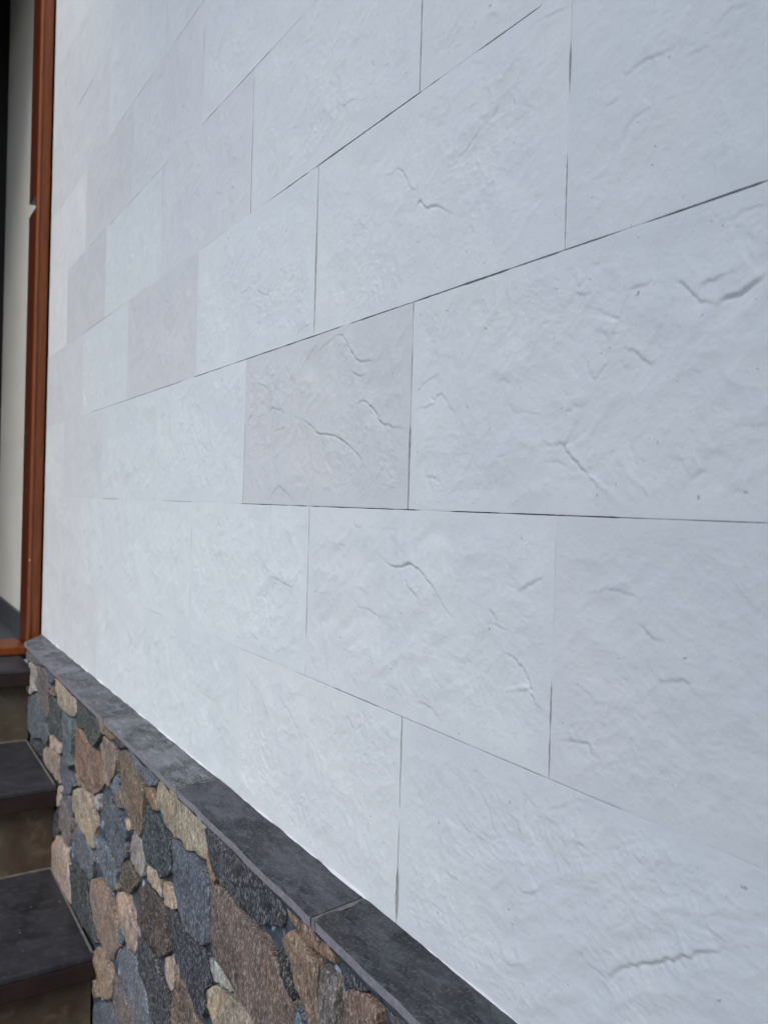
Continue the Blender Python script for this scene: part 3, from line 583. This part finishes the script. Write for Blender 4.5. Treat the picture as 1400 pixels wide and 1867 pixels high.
C1, C2, C3, C4 = ((40,1170),10), ((40,1290),10), ((160,1290),10), ((80,1410),10)
C5, C6, C7, C8 = ((200,1380),7), ((80,1530),7), ((220,1560),7), ((360,1480),7)
C9, C10 = ((150,1667),7), ((320,1667),7)
C11, C12, C13 = ((480,1600),8.75), ((480,1707),8.75), ((620,1707),8.75)
STONES = [
 (C1,'M',[(110,130),(180,150),(240,260),(240,420),(150,350),(100,330),(80,200)]),
 (C1,'G',[(250,230),(330,260),(440,390),(430,470),(330,440),(260,420),(245,320)]),
 (C1,'P',[(130,370),(230,420),(260,640),(230,800),(240,900),(160,960),(110,880),(120,560)]),
 (C1,'M',[(280,440),(430,490),(480,740),(500,860),(480,1100),(490,1380),(420,1400),(330,1180),(260,900),(240,760),(270,600)]),
 (C1,'G',[(430,500),(530,520),(600,590),(590,700),(560,760),(490,760),(440,640)]),
 (C1,'B',[(480,900),(540,820),(600,870),(600,1000),(520,980)]),
 (C1,'T',[(620,600),(700,640),(860,800),(940,950),(960,1100),(985,1290),(960,1380),(860,1360),(740,1270),(650,1150),(620,980),(600,800),(600,680)]),
 (C2,'Q',[(110,-200),(250,-260),(300,-80),(350,150),(380,240),(470,330),(490,480),(460,660),(410,680),(360,560),(230,570),(130,440),(95,250)]),
 (C2,'D',[(500,-170),(560,-200),(620,-60),(660,100),(660,230),(690,420),(700,600),(640,590),(580,500),(500,470),(480,300),(490,100)]),
 (C2,'G',[(680,70),(740,80),(800,150),(880,180),(940,260),(970,400),(975,620),(950,900),(970,1050),(900,1090),(810,1090),(760,980),(730,800),(715,500),(690,300),(660,180)]),
 (C2,'T',[(505,510),(580,540),(640,620),(695,700),(690,830),(640,850),(570,760),(490,700)]),
 (C2,'L',[(420,720),(540,730),(600,840),(640,950),(645,1200),(660,1400),(600,1300),(450,1090),(390,960),(400,850)]),
 (C2,'D',[(150,560),(250,600),(370,660),(400,800),(380,900),(330,900),(230,760),(150,660)]),
 (C4,'Q',[(260,-300),(300,-260),(380,-120),(450,-60),(540,-30),(590,50),(610,230),(550,260),(540,340),(500,380),(390,400),(330,280),(290,150),(270,0)]),
 (C4,'L',[(580,-10),(630,20),(690,130),(690,260),(640,240),(610,130)]),
 (C4,'T',[(240,260),(300,210),(310,540),(270,600),(230,580)]),
 (C4,'D',[(250,620),(270,760),(265,1000),(270,1090),(190,1180),(160,1000),(190,680)]),
 (C4,'M',[(320,480),(390,500),(450,700),(520,830),(520,950),(500,1200),(480,1310),(420,1310),(330,1180),(280,1000),(270,880),(280,650),(310,560)]),
 (C4,'Q',[(330,320),(390,410),(500,400),(535,520),(545,700),(515,800),(460,690),(410,520)]),
 (C4,'T',[(560,290),(640,260),(740,270),(830,370),(880,520),(910,700),(950,850),(960,980),(930,1130),(930,1280),(880,1390),(800,1320),(740,1180),(640,1000),(590,860),(550,700),(545,520)]),
 (C4,'P',[(930,430),(980,360),(1020,400),(1010,560),(1000,680),(960,720),(930,640)]),
 (C2,'B',[(1000,390),(1060,380),(1120,440),(1200,620),(1330,760),(1400,880),(1480,1080),(1490,1280),(1470,1440),(1400,1530),(1300,1610),(1230,1530),(1140,1430),(1040,1220),(990,1080),(985,700)]),
 (C3,'D',[(-220,-220),(-140,-220),(20,-60),(180,150),(255,380),(265,480),(220,600),(160,700),(100,700),(0,560),(-60,400),(-180,360),(-200,100)]),
 (C3,'O',[(200,150),(270,190),(360,310),(500,470),(470,600),(400,600),(330,530),(280,450),(260,360)]),
 (C3,'D',[(500,500),(580,490),(660,560),(720,680),(690,750),(560,750),(500,700),(490,600)]),
 (C3,'L',[(290,510),(330,560),(400,610),(480,660),(520,790),(530,900),(520,1180),(420,1380),(400,1440),(310,1390),(270,1200),(235,950),(205,700),(240,580)]),
 (C3,'G',[(520,1200),(555,1180),(550,1400),(530,1540),(490,1600),(430,1480),(430,1390)]),
 (C5,'B',[(112,-84),(170,-90),(224,-70),(280,42),(340,180),(430,330),(450,400),(450,560),(430,700),(425,850),(415,1020),(380,1010),(320,930),(270,860),(215,750),(180,630),(150,470),(115,300),(105,80)]),
 (C5,'G',[(240,-140),(340,-20),(480,110),(640,230),(600,330),(590,380),(470,370),(430,300),(350,170),(290,50),(240,-60)]),
 (C5,'O',[(465,400),(520,400),(560,500),(600,540),(615,690),(560,700),(500,600),(465,500)]),
 (C5,'T',[(650,235),(720,300),(800,400),(900,490),(1050,640),(1150,710),(1210,790),(1240,920),(1265,1090),(1240,1180),(1225,1290),(1180,1320),(1130,1270),(1050,1220),(960,1200),(870,1060),(800,1000),(730,930),(680,800),(635,690),(610,560),(605,400)]),
 (C5,'D',[(465,620),(540,710),(630,740),(680,830),(725,960),(780,1040),(785,1300),(790,1480),(730,1540),(660,1560),(600,1450),(470,1360),(450,1250),(430,1100),(430,900),(445,720)]),
 (C5,'T',[(215,780),(250,830),(260,880),(245,1000),(225,960),(205,860)]),
 (C5,'P',[(300,925),(345,990),(405,1050),(430,1160),(455,1330),(440,1480),(420,1540),(375,1530),(310,1440),(250,1300),(235,1180),(250,1070)]),
 (C4,'Q',[(1060,420),(1120,330),(1200,340),(1250,420),(1270,580),(1360,680),(1440,780),(1460,900),(1560,1000),(1560,1200),(1500,1280),(1400,1400),(1300,1480),(1150,1300),(1060,1130),(1030,900),(1010,760),(1030,640)]),
 (C4,'M',[(1250,330),(1300,180),(1340,220),(1400,380),(1460,560),(1490,650),(1440,670),(1340,620),(1270,540)]),
 (C6,'T',[(168,-49),(210,-30),(240,10),(280,150),(290,270),(310,380),(325,500),(340,700),(350,830),(320,850),(260,720),(180,540),(110,420),(105,250),(105,90),(140,0)]),
 (C6,'Q',[(385,-160),(420,-160),(520,0),(610,140),(640,260),(630,420),(610,530),(540,460),(470,360),(400,260),(370,120)]),
 (C6,'D',[(330,330),(420,310),(480,420),(590,560),(570,700),(590,820),(610,1000),(650,1200),(680,1300),(650,1350),(590,1250),(500,1130),(430,990),(360,850),(350,700),(335,480)]),
 (C6,'L',[(630,500),(710,490),(770,580),(815,680),(850,800),(905,920),(930,1100),(950,1300),(960,1370),(900,1450),(850,1560),(780,1540),(740,1420),(680,1330),(650,1150),(620,950),(605,700),(605,600)]),
 (C6,'G',[(660,-40),(740,20),(800,110),(825,300),(815,600),(790,610),(740,470),(710,320),(690,150)]),
 (C6,'G',[(845,230),(880,300),(930,420),(920,560),(930,640),(870,690),(830,620),(835,400)]),
 (C6,'Q',[(830,60),(920,-40),(1060,0),(1080,120),(1070,240),(1010,270),(960,370),(900,270),(850,150)]),
 (C6,'X',[(1010,300),(1080,270),(1130,400),(1180,500),(1180,600),(1100,680),(1010,650),(990,500)]),
 (C6,'O',[(930,570),(980,560),(980,640),(940,660)]),
 (C6,'T',[(950,680),(1020,665),(1070,740),(1100,860),(1130,1000),(1170,1150),(1190,1280),(1190,1400),(1185,1480),(1150,1470),(1060,1390),(1020,1250),(960,1080),(930,900),(915,760)]),
 (C7,'X',[(260,370),(330,365),(420,440),(510,560),(570,680),(585,850),(590,1000),(620,1130),(630,1240),(560,1290),(490,1300),(430,1230),(340,1120),(310,1020),(220,930),(190,800),(180,620),(200,460)]),
 (C7,'T',[(320,110),(400,170),(480,230),(520,320),(515,420),(525,550),(490,490),(400,400),(340,345),(290,330),(310,220)]),
 (C7,'T',[(535,330),(600,360),(650,460),(670,580),(680,690),(640,680),(560,640),(535,560),(530,430)]),
 (C7,'G',[(650,-210),(710,-170),(820,-60),(920,0),(940,80),(1020,100),(1080,230),(1140,340),(1155,480),(1150,700),(1145,950),(1140,1110),(1080,1150),(1020,1140),(900,1050),(820,960),(760,850),(710,720),(685,560),(670,250),(655,50)]),
 (C10,'D',[(-100,-80),(-40,-50),(20,70),(100,210),(230,340),(340,440),(410,580),(435,760),(455,890),(410,950),(380,960),(395,1150),(370,1330),(300,1320),(230,1150),(160,960),(60,730),(-20,560),(-60,400),(-90,200),(-110,60)]),
 (C9,'T',[(1040,560),(1120,530),(1165,510),(1175,640),(1180,830),(1180,890),(1150,980),(1100,960),(1070,820),(1040,680)]),
 (C9,'B',[(1210,840),(1270,840),(1320,920),(1360,1080),(1410,1230),(1480,1400),(1520,1500),(1480,1700),(1250,1720),(1160,1550),(1150,1400),(1140,1200),(1160,1050),(1190,950)]),
 (C9,'D',[(720,290),(790,300),(830,400),(920,520),(960,640),(980,800),(1060,920),(1110,1060),(1130,1150),(1135,1400),(1100,1560),(960,1500),(900,1350),(850,1180),(820,950),(740,720),(715,560),(710,400)]),
 (C9,'G',[(540,380),(590,460),(690,560),(700,680),(780,830),(830,1000),(850,1200),(890,1380),(860,1500),(740,1500),(680,1350),(600,1180),(540,1000),(480,820),(440,660),(450,500)]),
 (C9,'G',[(470,120),(530,260),(535,330),(500,400),(470,380),(465,250)]),
 (C9,'L',[(170,420),(230,420),(290,560),(330,640),(380,800),(365,1080),(280,1100),(200,1000),(180,800),(150,500)]),
 (C9,'M',[(390,760),(460,840),(520,980),(580,1150),(640,1280),(680,1400),(700,1560),(500,1560),(430,1400),(390,1200),(380,950)]),
 (C9,'Q',[(180,1120),(280,1115),(370,1150),(400,1300),(440,1500),(250,1560),(150,1450),(140,1250),(160,1140)]),
 (C9,'B',[(145,820),(170,850),(190,1050),(160,1090),(145,950)]),
 (C10,'T',[(470,900),(550,920),(640,1010),(730,1040),(790,1110),(870,1170),(930,1270),(1000,1400),(1050,1560),(900,1700),(560,1680),(480,1400),(420,1180),(405,980)]),
 (C10,'P',[(440,560),(510,590),(570,680),(640,790),(700,890),(695,1000),(640,975),(560,900),(480,870),(450,760)]),
 (C10,'B',[(480,-365),(560,-380),(650,-310),(750,-190),(800,-80),(880,10),(960,140),(1060,230),(1140,350),(1230,490),(1310,610),(1350,740),(1380,870),(1420,1000),(1500,1150),(1520,1400),(1450,1560),(1250,1650),(1060,1480),(980,1350),(900,1210),(790,1030),(700,860),(590,690),(500,530),(470,380),(465,150),(470,-150)]),
 (C8,'D',[(155,190),(250,240),(390,400),(490,540),(640,660),(760,770),(900,900),(1045,1000),(1070,1100),(1090,1280),(1085,1400),(1060,1500),(1000,1490),(920,1450),(780,1470),(690,1390),(600,1300),(510,1160),(440,1080),(370,960),(250,870),(215,760),(180,560),(150,400)]),
 (C8,'L',[(130,470),(165,500),(200,660),(205,780),(230,870),(190,940),(160,830),(120,700),(120,560)]),
 (C11,'O',[(290,280),(350,310),(470,430),(560,560),(700,660),(830,760),(860,900),(865,1100),(860,1220),(760,1130),(670,1000),(560,870),(480,740),(400,600),(340,440)]),
 (C12,'L',[(270,60),(340,0),(430,-90),(510,-80),(590,20),(670,180),(770,290),(880,360),(895,430),(870,550),(850,800),(840,1000),(830,1400),(800,1560),(640,1560),(600,1300),(540,1080),(480,900),(440,700),(400,450),(300,270)]),
 (C12,'D',[(210,170),(260,210),(370,390),(410,600),(450,800),(460,1050),(430,1000),(345,750),(295,530),(215,330)]),
 (C12,'O',[(920,60),(1000,50),(1100,90),(1200,180),(1370,330),(1150,360),(1130,450),(1000,390),(920,290),(895,180)]),
 (C12,'M',[(920,480),(960,480),(1060,590),(1160,700),(1175,850),(1195,1050),(1200,1300),(1180,1560),(900,1560),(870,1400),(890,1150),(900,800),(905,600)]),
 (C13,'D',[(40,560),(150,470),(280,560),(400,720),(470,830),(450,900),(320,880),(170,840),(80,800),(30,700)]),
 (C13,'B',[(100,850),(200,860),(330,940),(450,990),(520,1110),(580,1200),(600,1400),(560,1600),(200,1640),(50,1400),(40,1150),(50,930)]),
 (C13,'M',[(650,950),(760,980),(900,1090),(1050,1210),(1200,1400),(1150,1600),(850,1560),(760,1280),(700,1100)]),
 (C12,'G',[(480,1120),(560,1220),(610,1400),(610,1560),(500,1560),(470,1270)]),
]
PAL = {'T': (161, 145, 130), 'B': (119, 99, 85), 'O': (132, 107, 86), 'L': (140, 123, 106), 'M': (116, 108, 106), 'G': (98, 110, 122), 'P': (144, 141, 136),
       'Q': (88, 96, 108), 'D': (58, 66, 75), 'X': (92, 76, 66)}
def stone_color(k):
    c = np.array(PAL[k]) + rng.normal(0, 5, 3)*0.5 + rng.normal(0, 5)
    c = c.mean() + (c - c.mean())*0.92 + np.array([0.5, 0.5, -1.0])
    return tuple(np.array(lin(*np.clip(c, 20, 230)))*(1.28 if k in 'TP' else 1.1 if k in 'LBO' else 0.72 if k in 'DX' else 0.92))
def stone(poly, kind, hgt=None):
    """poly: survey (u, z) outline on the plinth face"""
    P = np.array(poly); c = P.mean(0)
    # smooth closed outline, evenly resampled
    n = len(P); Q = []
    for i in range(n):
        p0, p1, p2, p3 = P[i-1], P[i], P[(i+1) % n], P[(i+2) % n]
        for t in (0, .34, .67):
            sp = 0.5*((2*p1) + (-p0+p2)*t + (2*p0-5*p1+4*p2-p3)*t*t + (-p0+3*p1-3*p2+p3)*t**3)
            Q.append(0.3*sp + 0.7*(p1 + (p2-p1)*t))
    Q = np.array(Q); seg = np.linalg.norm(np.roll(Q, -1, 0) - Q, axis=1); L = np.concatenate([[0], np.cumsum(seg)])
    m = 44; tt = np.linspace(0, L[-1], m, endpoint=False); Qc = np.vstack([Q, Q[:1]])
    R = np.stack([np.interp(tt, L, Qc[:, 0]), np.interp(tt, L, Qc[:, 1])], 1)
    size = math.sqrt(abs(0.5*np.sum(R[:, 0]*np.roll(R[:, 1], -1) - np.roll(R[:, 0], -1)*R[:, 1])))
    jit = fbm(R[:, 0]*40, R[:, 1]*40, 3, int(rng.integers(0, 900)), 0.6)
    R = R + (R - R.mean(0))/ (np.linalg.norm(R - R.mean(0), axis=1)[:, None] + 1e-6)*(jit*0.006)[:, None]
    # inward direction per point
    tg = np.roll(R, -1, 0) - np.roll(R, 1, 0); nr = np.stack([-tg[:, 1], tg[:, 0]], 1); nr /= np.linalg.norm(nr, axis=1)[:, None] + 1e-9
    if np.sum(nr*(c - R)) < 0: nr = -nr
    hgt = hgt if hgt is not None else 0.0065 + 0.0045*random.random()
    tilt = rng.normal(0, 0.10, 2); sd_ = int(rng.integers(0, 900))
    vs = []; rings = [(0.0, 0.0, -0.020), (0.10, 0.0, -0.004), (0.0, 0.004, 0.0)]
    prof = [(0.000, 0.0, -0.022), (0.0005, 0.0, -0.30), (0.0012, 0.0, 0.72), (0.0030, 0.005, 0.95), (0.006, 0.12, 1.0), (0.006, 0.34, 1.0), (0.006, 0.6, 1.0), (0.006, 0.84, 1.0)]
    inset_cap = 0.16*size
    for ins, shr, hf in prof:
        ring = R + nr*min(ins, inset_cap); ring = c + (ring - c)*(1 - shr)
        for p in ring:
            e = float(fbm(np.array([p[0]*26.0]), np.array([p[1]*26.0]), 4, sd_)[0])
            h = hf*hgt
            if hf > 0.5: h += 0.0052*e + (p - c) @ tilt*0.35
            off = OFF - 0.008 + h if hf > -0.01 and hf != -0.022 else OFF - 0.03
            vs.append((p[0], off, p[1]))
    e = float(fbm(np.array([c[0]*26.0]), np.array([c[1]*26.0]), 4, sd_)[0]); vs.append((c[0], OFF - 0.008 + hgt + 0.0045*e, c[1]))
    fs = []
    for r in range(len(prof)-1):
        for q in range(m): q2 = (q+1) % m; fs.append((r*m+q, r*m+q2, (r+1)*m+q2, (r+1)*m+q))
    b = (len(prof)-1)*m
    for q in range(m): fs.append((b+q, b+(q+1) % m, len(vs)-1))
    wv = [tuple(W(*p)) for p in vs]
    o = link('stone', wv, fs, M_STONE, plinth, tuple(W(c[0], OFF, c[1])), smooth=True, color=stone_color(kind))
    o.data.set_sharp_from_angle(angle=math.radians(38)); return o
traced = []
for (org, sc), kind, pts in STONES:
    poly = [on_plane(org[0] + x/sc, org[1] + y/sc, OFF) for x, y in pts]
    traced.append(np.array(poly)); stone(poly, kind)

# stones beyond the photograph's lower edge carry on at random: jittered cells clipped to the untouched part of the face
def clip(poly, nx_, nz_, d):        # keep nx*u + nz*z <= d
    out = []
    for i in range(len(poly)):
        a, b = poly[i], poly[(i+1) % len(poly)]
        fa = nx_*a[0] + nz_*a[1] - d; fb = nx_*b[0] + nz_*b[1] - d
        if fa <= 0: out.append(a)
        if (fa < 0) != (fb < 0):
            t = fa/(fa - fb); out.append((a[0] + t*(b[0]-a[0]), a[1] + t*(b[1]-a[1])))
    return out
pts_all = np.vstack(traced)
cents = [t.mean(0) for t in traced]
seeds = []
for iu in range(-6, 60):
    for iz in range(0, 16):
        seeds.append((iu*0.125 + (iz % 2)*0.06 + random.uniform(-.035, .035), -1.95 + iz*0.10 + random.uniform(-.03, .03)))
def stair_z(u):                     # tread height beside the plinth at u
    return max(-1.915, -0.70 - 0.304*max(0, math.ceil((3.46 - u)/0.574)))
for sx, sz in seeds:
    cell = [(sx-.2, sz-.2), (sx+.2, sz-.2), (sx+.2, sz+.2), (sx-.2, sz+.2)]
    for ox, oz in seeds:
        dx, dz = ox-sx, oz-sz; dd = math.hypot(dx, dz)
        if 0 < dd < 0.36:
            cell = clip(cell, dx/dd, dz/dd, (sx*dx + sz*dz)/dd + dd/2 - 0.005)
            if len(cell) < 3: break
    if len(cell) < 3: continue
    cell = clip(cell, 0, 1, Z_LEDGE - 0.045); cell = clip(cell, 0, -1, 1.915) if len(cell) > 2 else cell
    cell = clip(cell, -1, 0, 0.34) if len(cell) > 2 else cell
    if len(cell) < 3: continue
    c = np.mean(cell, 0)
    if c[1] < stair_z(c[0]) - 0.02 or c[0] > 3.4: continue
    ca = np.array(cell)
    bad = False
    for t in traced:                # leave out any that would touch a stone already laid
        if ca[:, 0].max() < t[:, 0].min() or ca[:, 0].min() > t[:, 0].max() or ca[:, 1].max() < t[:, 1].min() or ca[:, 1].min() > t[:, 1].max(): continue
        bad = True; break
    if bad: continue
    if (ca[:, 0].max()-ca[:, 0].min()) < .03 or (ca[:, 1].max()-ca[:, 1].min()) < .03: continue
    stone(cell, random.choice('TBBLMGGQDDX'))

# ------------------------------------------------------------------ stairs
stairs = thing('stone_staircase', 'dark stone steps with brown risers climbing beside the rubble plinth to the doorway', 'stairs', W(2.3, 1.2, -1.915))
NOS = [3.450, 2.898, 2.324, 1.750, 1.176]; ZT = [-0.700, -1.004, -1.3077, -1.612]
ST_O0, ST_O1 = OFF - 0.004, 2.45
for i, z in enumerate(ZT):
    back = (NOS[i-1] + 0.045) if i else 3.737
    box('tread', M_TREAD, stairs, NOS[i], back - 0.002, ST_O0, ST_O1, z - 0.020, z, 0.0030)
    box('nosing', M_NOSING, stairs, NOS[i] + 0.0015, NOS[i] + 0.045, ST_O0, ST_O1, z - 0.072, z - 0.0205, 0.0015)
    zb = (ZT[i+1] if i+1 < len(ZT) else -1.915) + 0.002
    box('riser', M_RISER, stairs, NOS[i] + 0.046, NOS[i] + 0.075, ST_O0, ST_O1, zb, z - 0.0210, 0.001)
    if i + 1 < len(ZT):
        box('joint_mortar', M_STEPGROUT, stairs, NOS[i] + 0.039, NOS[i] + 0.0455, ST_O0 + 0.008, ST_O1, zb - 0.003, zb + 0.003, 0.0006)
    # thin mortar fillet where the tread meets the plinth
    if i:
        box('edge_mortar', M_STEPGROUT, stairs, NOS[i] + 0.012, back - 0.004, OFF + 0.001, OFF + 0.0075, z - 0.004, z + 0.0025, 0.0008)
for i, z in enumerate(ZT):
    back = (NOS[i-1] + 0.035) if i else 3.735
    box('core', M_PLASTER, stairs, NOS[i] + 0.08, back, ST_O0 + .01, ST_O1 - .01, -1.914, z - 0.078)

# ------------------------------------------------------------------ door frame
frame = thing('door_frame', 'reddish brown wooden door frame with a latch notch at the end of the white wall', 'door frame', W(3.85, 1.0, -0.70))
UF = 3.742
box('jamb', M_WOOD, frame, UF, UF + 0.030, 0.001, 0.055, -0.699, 2.70, 0.0022)
box('bead', M_WOOD3, frame, UF - 0.0065, UF - 0.0005, 0.043, 0.0535, -0.655, 2.70, 0.0012)
box('door_stop', M_WOOD2, frame, UF + 0.032, UF + 0.215, 0.001, 0.052, 1.322, 2.70, 0.0015)
box('door_stop', M_WOOD2, frame, UF + 0.032, UF + 0.215, 0.001, 0.052, -0.699, 1.262, 0.0015)
box('threshold', M_WOOD, frame, UF, UF + 0.215, 0.0555, 1.80, -0.699, -0.660, 0.004)
box('jamb', M_WOOD, frame, UF, UF + 0.215, 1.801, 1.90, -0.699, 2.70, 0.0022)
box('head_rail', M_WOOD, frame, UF, UF + 0.215, 0.001, 1.90, 2.702, 2.80, 0.0022)
box('gap_shade_strip', M_DARKGAP, frame, U_END + 0.006, UF + 0.06, -0.050, -0.006, -0.62, 2.80)  # dark strip that paints the shade between wall end and jamb

# ------------------------------------------------------------------ passage behind the frame
UI0, UI1 = UF + 0.065, 5.12
inner = thing('passage_wall', 'pale tiled passage wall with dark skirting, seen through the door frame', 'wall', W(4.5, 0, -0.70))
for k in range(-2, NCOURSE):
    i = 0
    while True:
        u0 = phase(k) + i*LT; u1 = u0 + LT; i += 1
        if u1 < UI0 + .02: continue
        if u0 > UI1 - .02: break
        a, b = max(u0, UI0), min(u1, UI1)
        j = rng.normal(0, .01)
        tile(inner, k, a, b, 24, 16, (0.58+j, 0.575+j, 0.53+j), 600 + k*31 + i, -0.699 if k == -2 else None, True, 0.0)
box('grout', M_GROUT, inner, UI0, UI1, -0.0074, -0.0115, -0.699, zj(NCOURSE)-0.002)
box('skirting', M_SKIRT, inner, UF + 0.218, UI1, 0.006, 0.020, -0.699, -0.578, 0.0012)
box('backing', M_PLASTER, inner, UI0, UI1, -0.012, -0.2, -0.699, zj(NCOURSE)-.002)
box('passage_floor', M_FLOOR, None, UF + 0.216, 7.0, -0.2, 2.6, -0.76, -0.70, kind='structure')
dk = thing('dark_panel', 'black upright panel closing the far end of the passage at the left edge', 'panel', W(5.16, 0.6, -0.70))
box('leaf', M_BLACK, dk, 5.125, 5.19, -0.16, 2.40, -0.698, zj(NCOURSE) - .01, 0.002)
cl = box('passage_ceiling', M_PLASTER, None, UF + 0.22, 5.3, -0.2, 2.6, zj(NCOURSE), zj(NCOURSE) + 0.15, kind='structure')
lw = thing('side_wall', 'plain plaster wall on the far side of the passage, facing the pale tiles', 'wall', W(4.5, 2.5, -0.70))
box('plaster', M_PLASTER, lw, UF + 0.222, 5.3, 2.41, 2.58, -0.699, zj(NCOURSE) - 0.002)

# added, unseen: soffit over the wall and steps, shading the near end
roof = thing('added_canopy', 'unseen slab added above the white wall and the steps to shade them', 'roof', W(1.5, 1.0, zj(NCOURSE)))
box('shade_slab', M_PLASTER, roof, -0.99, 1.55, -0.2, 2.2, zj(NCOURSE) + .004, zj(NCOURSE) + 0.25)
side = thing('added_side_wall', 'unseen grey wall added at the near end to shade the white wall', 'wall', W(-1.0, 1.1, -1.915))  # added out of view to darken the near end of the tiles
box('shade_panel', M_GREYWALL, side, -1.20, -1.0, -0.2, 2.1, -1.914, zj(NCOURSE) + 0.25)
front = thing('added_door_wall', 'unseen wall added above and beside the wooden door frame to limit the light', 'wall', W(UF + 0.1, 2.2, -0.70))  # added outside the view so less light enters the passage
box('added_lintel', M_PLASTER, front, UF + 0.02, UF + 0.20, 0.001, 2.58, 2.803, zj(NCOURSE) - 0.002)
box('added_pier', M_PLASTER, front, UF + 0.02, UF + 0.20, 1.903, 2.58, -0.699, 2.80)
